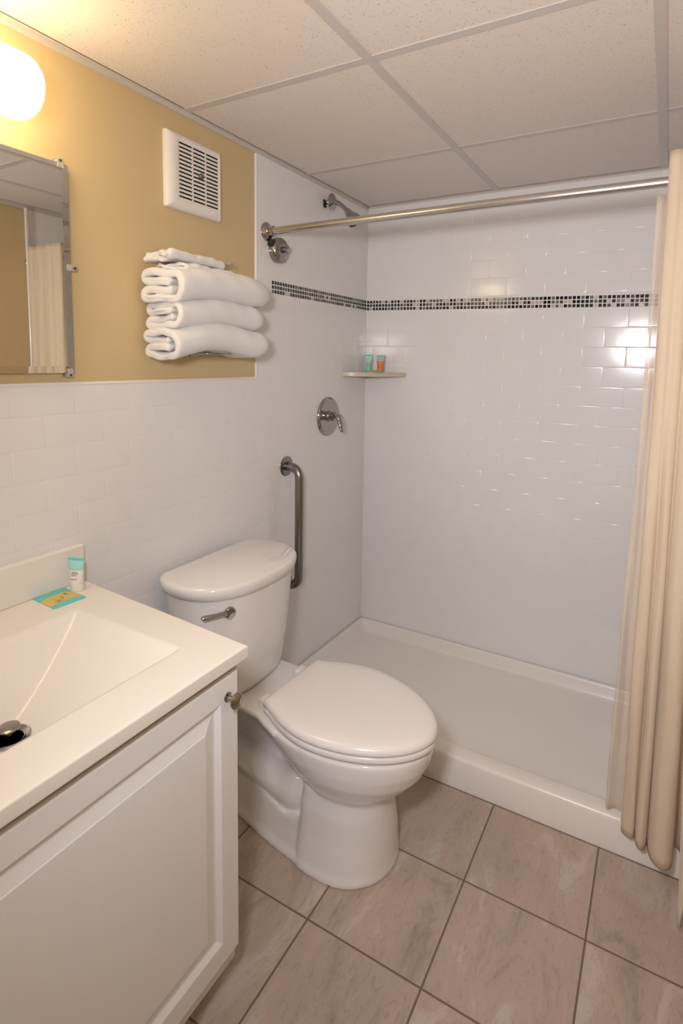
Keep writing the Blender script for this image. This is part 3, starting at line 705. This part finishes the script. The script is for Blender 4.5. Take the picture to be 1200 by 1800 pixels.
towel('bath_towel', 0.962, 1.332, lambda f: 1.4275 + 0.017 * sin(pi * min(1, f * 1.05)) + 0.008 * f, 0.136, 0.076, 0.0190, 'white bath towel in the middle of the stack, folded ends facing the mirror', seed=2, rf=0.9, group=TG, taper=0.075)
towel('bath_towel', 0.955, 1.362, lambda f: 1.4985 + 0.016 * sin(pi * min(1, f * 1.1)) + 0.008 * f, 0.144, 0.088, 0.0222, 'thickest white bath towel, upper of the three large folded ones', seed=3, rf=1.0, group=TG, taper=0.11)
WG = 'small washcloths on top of the towels'
towel('washcloth', 0.985, 1.190, lambda f: 1.5855 + 0.003 * sin(pi * f), 0.125, 0.018, 0.0100, 'thin white washcloth lying between the top bath towel and the chrome wire', loops='flat', seed=4, group=WG, taper=0.004)
towel('washcloth', 0.965, 1.180, lambda f: 1.6105 + 0.002 * sin(pi * f), 0.098, 0.026, 0.0150, 'rolled-edge white washcloth on the very top, through the chrome hoop', loops='flat', seed=5, group=WG, taper=0.02)

# ------------------------------------------------------------------ shower fittings on the left wall
t = thing('curtain_rod', 'straight chrome shower curtain rod across the shower opening', 'curtain rod', (0.75, 1.492, 1.797))
bm = bmesh.new(); tube(bm, [(0.012, 1.492, 1.797), (WX - 0.012, 1.492, 1.799)], 0.0127, 28); part('rod', bm, M['steel'], t)
for x, d in ((0, 1), (WX, -1)):
    bm = bmesh.new(); lathe(bm, [(0.031, 0), (0.0315, 0.003), (0.027, 0.009), (0.019, 0.013), (0.0165, 0.016), (0.0165, 0.034), (0.0135, 0.036)], (x, 1.492, 1.797), (d, 0, 0), 36); part('flange', bm, M['chrome'], t)
t = thing('clothesline_reel', 'round chrome retractable clothesline reel just below the rod flange', 'clothesline', (0, 1.548, 1.742))
bm = bmesh.new(); lathe(bm, [(0.044, 0), (0.0445, 0.016), (0.042, 0.024), (0.036, 0.029), (0.020, 0.031), (0.001, 0.031)], (0, 1.548, 1.742), (1, 0, 0), 44); part('housing', bm, M['nickel'], t, label='polished round housing')
bm = bmesh.new(); lathe(bm, [(0.010, 0), (0.010, 0.008), (0.0125, 0.010), (0.0125, 0.016), (0.006, 0.019), (0.001, 0.019)], (0.030, 1.556, 1.745), (1, 0.15, 0), 24); part('pull_knob', bm, M['chrome'], t)
bm = bmesh.new(); box(bm, 0.0, 0.022, 1.497, 1.517, 1.750, 1.772); part('line_stop', bm, M['dark'], t, bevel=0.003, label='black line stop')
t = thing('overhead_shower', 'small chrome shower head on a bent arm near the ceiling', 'shower head', (0, 1.872, 1.990))
bm = bmesh.new(); lathe(bm, [(0.033, 0), (0.033, 0.002), (0.026, 0.007), (0.014, 0.012), (0.011, 0.016)], (0.026, 1.876, 1.990), (1, 0.05, -0.10), 36); part('escutcheon', bm, M['chrome'], t, label='loose chrome wall flange')
bm = bmesh.new(); pth = smoothpath([(-0.004, 1.872, 1.9905), (0.03, 1.873, 1.989), (0.056, 1.874, 1.982), (0.082, 1.876, 1.962), (0.104, 1.878, 1.940)], 6); tube(bm, pth, 0.0092, 18); part('arm', bm, M['chrome'], t)
bm = bmesh.new(); hd = Vector((0.62, 0.03, -0.78)).normalized(); lathe(bm, [(0.012, -0.006), (0.0145, 0.0), (0.015, 0.010), (0.018, 0.016), (0.027, 0.034), (0.031, 0.046), (0.031, 0.052)], (0.100, 1.878, 1.944), hd, 36); h_ = part('spray_head', bm, M['chrome'], t)
bm = bmesh.new(); lathe(bm, [(0.028, 0), (0.027, 0.003), (0.012, 0.001), (0.001, 0.004)], Vector((0.100, 1.878, 1.944)) + hd * 0.0525, hd, 30); part('spray_face', bm, M['dark'], h_)
bm = bmesh.new(); box(bm, 0.0001, 0.0016, 1.852, 1.874, 1.968, 1.998); part('wall_opening', bm, M['dark'], t, label='dark square cut-out in the tile behind the arm')
t = thing('shower_valve', 'round chrome shower valve plate with a curved lever handle', 'shower valve', (0, 1.903, 1.116))
bm = bmesh.new(); lathe(bm, [(0.083, 0), (0.0835, 0.003), (0.080, 0.009), (0.074, 0.0125), (0.060, 0.0095), (0.030, 0.0105), (0.001, 0.0105)], (0, 1.903, 1.116), (1, 0, 0), 56); part('plate', bm, M['chrome'], t)
bm = bmesh.new(); lathe(bm, [(0.024, 0.009), (0.022, 0.018), (0.019, 0.020), (0.019, 0.040), (0.016, 0.043)], (0, 1.900, 1.118), (1, 0, 0), 32); part('stem', bm, M['chrome'], t)
bm = bmesh.new(); tube(bm, smoothpath([(0.036, 1.898, 1.119), (0.052, 1.896, 1.122), (0.066, 1.893, 1.114), (0.074, 1.891, 1.094), (0.079, 1.889, 1.072), (0.084, 1.888, 1.056)], 6), [0.017] * 4 + [0.0185] * 5 + [0.019] * 5 + [0.0175] * 5 + [0.015] * 4 + [0.0125] * 4 + [0.011] * 2 + [0.009, 0.006], 20, sec=(1.0, 0.62)); part('lever', bm, M['chrome'], t)
t = thing('grab_bar', 'vertical satin steel grab bar on the tiled wall beside the toilet tank', 'grab bar', (0, 1.61, 0.715))
GX = 0.062; zt_, zb_ = 0.948, 0.482
bm = bmesh.new(); pts = [(0.004, 1.612, zt_), (0.022, 1.612, zt_)]
for k in range(0, 9): a = pi / 2 * k / 8; pts.append((GX - 0.040 + 0.040 * sin(a), 1.612, zt_ - 0.040 * (1 - cos(a))))
for k in range(1, 9): pts.append((GX, 1.612, zt_ - 0.04 - (zt_ - zb_ - 0.08) * k / 9))
for k in range(0, 9): a = pi / 2 * k / 8; pts.append((GX - 0.040 * (1 - cos(a)), 1.612, zb_ + 0.040 - 0.040 * sin(a)))
pts.append((0.004, 1.612, zb_))
tube(bm, pts, 0.0165, 24); part('bar', bm, M['barsteel'], t)
for z in (zt_, zb_):
    bm = bmesh.new(); lathe(bm, [(0.0385, 0), (0.0385, 0.003), (0.036, 0.0045), (0.018, 0.005)], (0, 1.612, z), (1, 0, 0), 36); f_ = part('flange', bm, M['barsteel'], t)
    for a in (90, 210, 330):
        bm = bmesh.new(); r_ = math.radians(a); lathe(bm, [(0.0042, 0), (0.0036, 0.002), (0.001, 0.0026)], (0.0046, 1.612 + 0.029 * cos(r_), z + 0.029 * sin(r_)), (1, 0, 0), 12); part('screw', bm, M['chrome'], f_)

# ------------------------------------------------------------------ corner shelf and toiletries on it
bm = bmesh.new(); n = 16; rings = []
for ins, z in ((0.003, 1.2845), (0.0, 1.2865), (0.0, 1.302), (0.003, 1.304)):
    ring = [Vector((0.0005, Y1 - 0.0005, z))]
    for k in range(n + 1):
        f = k / n; a = pi / 2 * f; rr_ = (0.212 - ins) * (1 - 0.16 * sin(2 * a))
        ring.append(Vector((0.0005 + rr_ * sin(a), Y1 - 0.0005 - rr_ * cos(a), z)))
    rings.append(ring)
loft(bm, rings)
o = obj('corner_shelf', bm, M['shelf'], angle=30); tag(o, 'cream marble corner shelf low in the shower corner', 'shelf')
c = Vector((0.08, Y1 - 0.08, 1.2845))
for v in o.data.vertices: v.co -= c
o.location = c
SZ = 1.3042
def tube_bottle(name, loc, rot, h, w, mats, label, cat, lean=0.0, group=None, prints=None):
    """squeeze tube standing on its cap: cap, tapering body, flat crimped end"""
    t = thing(name, label, cat, loc, group); t.rotation_euler = (lean, 0, rot)
    bm = bmesh.new(); lathe(bm, [(0.001, 0), (w * 0.40, 0), (w * 0.43, 0.001), (w * 0.43, h * 0.20), (w * 0.40, h * 0.205)], (0, 0, 0), (0, 0, 1), 28); obj('cap', bm, mats[0], t)
    def ring(f):
        z = h * 0.205 + h * 0.795 * f; hw_ = w * (0.41 + 0.15 * f); th_ = w * 0.40 * (1 - f) ** 0.8 + 0.0008; out = []
        for k in range(28):
            a = 2 * pi * k / 28; out.append(Vector((hw_ * math.copysign(abs(cos(a)) ** (1 - 0.3 * f), cos(a)), th_ * sin(a), z)))
        return out
    bm = bmesh.new(); loft(bm, [ring(f / 12 * 0.55) for f in range(13)]); obj('body', bm, mats[1], t, angle=50)
    bm = bmesh.new(); loft(bm, [ring(0.551 + f / 8 * 0.37) for f in range(9)]); obj('shoulder_band', bm, mats[2], t, angle=50)
    bm = bmesh.new(); loft(bm, [ring(0.922), ring(1.0)]); obj('crimp', bm, mats[3], t, angle=50)
    if prints:
        bm = bmesh.new()
        for z, l in prints:
            k = -l / 2
            while k < l / 2:
                q = random.uniform(0.0008, 0.0022); f = (z / h - 0.205) / 0.795; th_ = w * 0.40 * (1 - f) ** 0.8 + 0.0011
                yy = -th_ * math.sqrt(max(0.1, 1 - (k / (w * 0.5)) ** 2)) - 0.0002
                box(bm, k, k + q, yy - 0.0001, yy + 0.0004, z - 0.0007, z + 0.0007); k += q + 0.0005
        obj('print', bm, M['ink'], t, smooth=False)
    return t
tube_bottle('shampoo_tube', (0.060, 2.152, SZ), 0.30, 0.078, 0.034, (M['green'], M['green'], M['paleteal'], M['teal']), 'small green travel tube with a teal top, left one on the corner shelf', 'toiletry tube', prints=[(0.036, 0.02), (0.031, 0.018), (0.024, 0.016)])
tube_bottle('lotion_tube', (0.117, 2.160, SZ), 0.30, 0.077, 0.034, (M['orange'], M['orange'], M['greyplastic'], M['teal']), 'small orange travel tube with a grey band, right one on the corner shelf', 'toiletry tube', prints=[(0.036, 0.016), (0.030, 0.012), (0.022, 0.016)])
def packet(name, loc, rot, L1, W1, label):
    """pillow-shaped soap sachet: teal foil ends, printed middle"""
    t = thing(name, label, 'soap packet', loc); t.rotation_euler = (0, 0, rot)
    def patch(x0, x1, m, nm, lift=0.0):
        bm = bmesh.new(); nx_, ny_ = 16, 14; g = []
        hgt = lambda x, y: 0.0005 + 0.0058 * max(0, 1 - (abs(x) / (L1 * 0.46)) ** 3) * max(0, 1 - (abs(y) / (W1 * 0.46)) ** 3) + 0.0006 * sin(x * 330) * cos(y * 210) * (1 if abs(x) > L1 * 0.25 else 0.4)
        for i in range(nx_ + 1):
            x = x0 + (x1 - x0) * i / nx_
            g.append([(x, -W1 / 2 + W1 * j / ny_) for j in range(ny_ + 1)])
        top = [[bm.verts.new((x, y, 0.0022 + lift + hgt(x, y))) for x, y in r] for r in g]; bot = [[bm.verts.new((x, y, 0.0006)) for x, y in r] for r in g]
        for i in range(nx_):
            for j in range(ny_):
                bm.faces.new((top[i][j], top[i + 1][j], top[i + 1][j + 1], top[i][j + 1])); bm.faces.new((bot[i][j], bot[i][j + 1], bot[i + 1][j + 1], bot[i + 1][j]))
        for i in range(nx_):
            bm.faces.new((top[i][0], bot[i][0], bot[i + 1][0], top[i + 1][0])); bm.faces.new((top[i][ny_], top[i + 1][ny_], bot[i + 1][ny_], bot[i][ny_]))
        for j in range(ny_):
            bm.faces.new((top[0][j], top[0][j + 1], bot[0][j + 1], bot[0][j])); bm.faces.new((top[nx_][j], bot[nx_][j], bot[nx_][j + 1], top[nx_][j + 1]))
        obj(nm, bm, m, t, angle=60)
    patch(-L1 / 2, -L1 * 0.10, M['teal'], 'foil_end'); patch(-L1 * 0.10, L1 * 0.36, M['yellow'], 'printed_wrapper', 0.0002); patch(L1 * 0.36, L1 / 2, M['teal'], 'foil_end')
    bm = bmesh.new()
    for yy, x0, x1 in ((0.012, -0.002, 0.014), (0.0085, 0.001, 0.009), (-0.002, 0.002, 0.022)):
        k = x0
        while k < x1:
            q = random.uniform(0.001, 0.003); s_ = random.uniform(0.0006, 0.0016); box(bm, k, k + q, yy - s_, yy + s_, 0.0080, 0.0086); k += q + 0.0008
    obj('print', bm, M['ink'], t, smooth=False)
    bm = bmesh.new()
    for k in range(7):
        x_ = -0.006 + k * 0.0055; s_ = random.uniform(0.0015, 0.003); box(bm, x_, x_ + s_, -0.019, -0.010 + random.uniform(-0.002, 0.003), 0.0068, 0.0076)
    obj('flame_print', bm, M['orange'], t, smooth=False)
    return t
packet('soap_packet', (0.098, 2.122, SZ - 0.0004), -0.15, 0.095, 0.05, 'teal and yellow soap packet lying flat on the corner shelf')
packet('soap_packet', (0.066, 0.660, ZT - 0.0004), -0.06, 0.090, 0.074, 'teal and yellow soap packet lying on the sink top by the backsplash')
tube_bottle('lotion_tube', (0.056, 0.711, ZT), 0.42, 0.078, 0.036, (M['whiteplastic'], M['whiteplastic'], M['paleteal'], M['teal']), 'small white travel tube with a teal top, standing on the sink top', 'toiletry tube', lean=0.0, prints=[(0.046, 0.014), (0.043, 0.015), (0.039, 0.014), (0.030, 0.016)])

# ------------------------------------------------------------------ shower curtain and liner
t = thing('shower_curtain', 'cream textured shower curtain gathered at the right end of the rod', 'shower curtain', (1.34, 1.46, 0))
def cloth(name, m, low, high, zb, zt, parent, thick=0.0006, wig=0.004, seed=0, label=None, low_z=None):
    """vertical cloth between a bottom and a top plan curve"""
    A = smoothpath([(x, y, 0) for x, y in low], 10); B = smoothpath([(x, y, 0) for x, y in high], 10); n = len(A); rnd = random.Random(seed); ph = [rnd.uniform(0, 6) for _ in range(4)]
    bm = bmesh.new(); nz = 70; g = []
    for j in range(nz + 1):
        f = j / nz; w = sstep(min(1, f * 1.15)) ** 0.8; row = []
        for i in range(n):
            p = A[i].lerp(B[i], w); s = i / n
            z0 = zb + (low_z(s) if low_z else 0)
            d = wig * sin(9 * f + ph[0] + s * 14) * (1 - w * 0.5) + wig * 0.6 * sin(23 * f + ph[1] + s * 31) * (1 - w * 0.6)
            row.append(bm.verts.new((p.x + d * 0.3 * (0.2 if i < 6 else 1), p.y + d, z0 + (zt - z0) * f)))
        g.append(row)
    for j in range(nz):
        for i in range(n - 1): bm.faces.new((g[j][i], g[j][i + 1], g[j + 1][i + 1], g[j + 1][i]))
    o = part(name, bm, m, parent, angle=180, label=label)
    s = o.modifiers.new('thick', 'SOLIDIFY'); s.thickness = thick; s.offset = 0
    return o
low = [(1.231, 1.505), (1.224, 1.492), (1.226, 1.477), (1.240, 1.468), (1.253, 1.472), (1.259, 1.488), (1.262, 1.472), (1.272, 1.458), (1.283, 1.464), (1.287, 1.480), (1.290, 1.452), (1.303, 1.425), (1.325, 1.418), (1.342, 1.432), (1.346, 1.470),
       (1.348, 1.503), (1.362, 1.505), (1.372, 1.470), (1.385, 1.430), (1.402, 1.428), (1.412, 1.465), (1.420, 1.500), (1.435, 1.490), (1.445, 1.440), (1.462, 1.430), (1.475, 1.465), (1.482, 1.500), (1.492, 1.490)]
high = [(1.231, 1.485), (1.226, 1.478), (1.228, 1.470), (1.236, 1.464), (1.246, 1.462), (1.255, 1.464), (1.262, 1.463), (1.270, 1.460), (1.279, 1.462), (1.286, 1.466), (1.294, 1.460), (1.305, 1.456), (1.320, 1.456), (1.334, 1.462), (1.342, 1.470),
        (1.350, 1.476), (1.360, 1.474), (1.370, 1.464), (1.384, 1.456), (1.398, 1.456), (1.410, 1.464), (1.420, 1.474), (1.432, 1.472), (1.445, 1.460), (1.460, 1.456), (1.474, 1.464), (1.482, 1.472), (1.492, 1.470)]
cloth('fabric', M['curtain'], low, high, 0.088, 1.862, t, seed=3, low_z=lambda s: 0.016 * max(0, 1 - s / 0.3))
bm = bmesh.new(); tube(bm, [(1.2262, 1.481, 1.855), (1.2255, 1.480, 1.2), (1.2235, 1.487, 0.6), (1.2235, 1.489, 0.12)], 0.0014, 8); part('side_hem', bm, M['curtain'], t)
for k, x in enumerate((1.240, 1.30, 1.37, 1.45)):
    bm = bmesh.new(); pr_ = [(x + 0.006 * sin(a_ * 0.5), 1.492 + 0.020 * cos(a_), 1.801 + 0.020 * sin(a_)) for a_ in [2 * pi * q / 24 for q in range(25)]]
    tube(bm, pr_, 0.0022, 8, caps=False); part('ring', bm, M['whiteplastic'], t)
bm = bmesh.new(); g = []
for j in range(13):
    f = j / 12; z = 0.030 + 0.36 * f; w = 0.002 + 0.05 * f
    g.append([bm.verts.new((1.361 - 0.012 * f + w * i / 6, 1.335 + 0.035 * f + 0.02 * sin(i * 0.9) * f, z)) for i in range(7)])
for j in range(12):
    for i in range(6): bm.faces.new((g[j][i], g[j][i + 1], g[j + 1][i + 1], g[j + 1][i]))
o = part('loose_hem', bm, M['curtain'], t, angle=180, label='white loose hem hanging out near the floor'); sd = o.modifiers.new('thick', 'SOLIDIFY'); sd.thickness = 0.0015
t = thing('shower_liner', 'sheer cream liner hanging inside the shower behind the curtain', 'curtain liner', (1.34, 1.53, 0))
ll = [(1.180, 1.535), (1.186, 1.528), (1.196, 1.536), (1.206, 1.542), (1.222, 1.536), (1.240, 1.528), (1.262, 1.540), (1.29, 1.530), (1.32, 1.542), (1.35, 1.530), (1.38, 1.542), (1.42, 1.530), (1.46, 1.540), (1.49, 1.535)]
lh = [(1.203, 1.516), (1.210, 1.512), (1.217, 1.514), (1.224, 1.518), (1.235, 1.516), (1.252, 1.512), (1.272, 1.517), (1.30, 1.512), (1.33, 1.518), (1.36, 1.512), (1.39, 1.518), (1.43, 1.512), (1.46, 1.517), (1.49, 1.514)]
cloth('sheet', M['liner'], ll, lh, 0.1125, 1.775, t, seed=9, wig=0.0025)
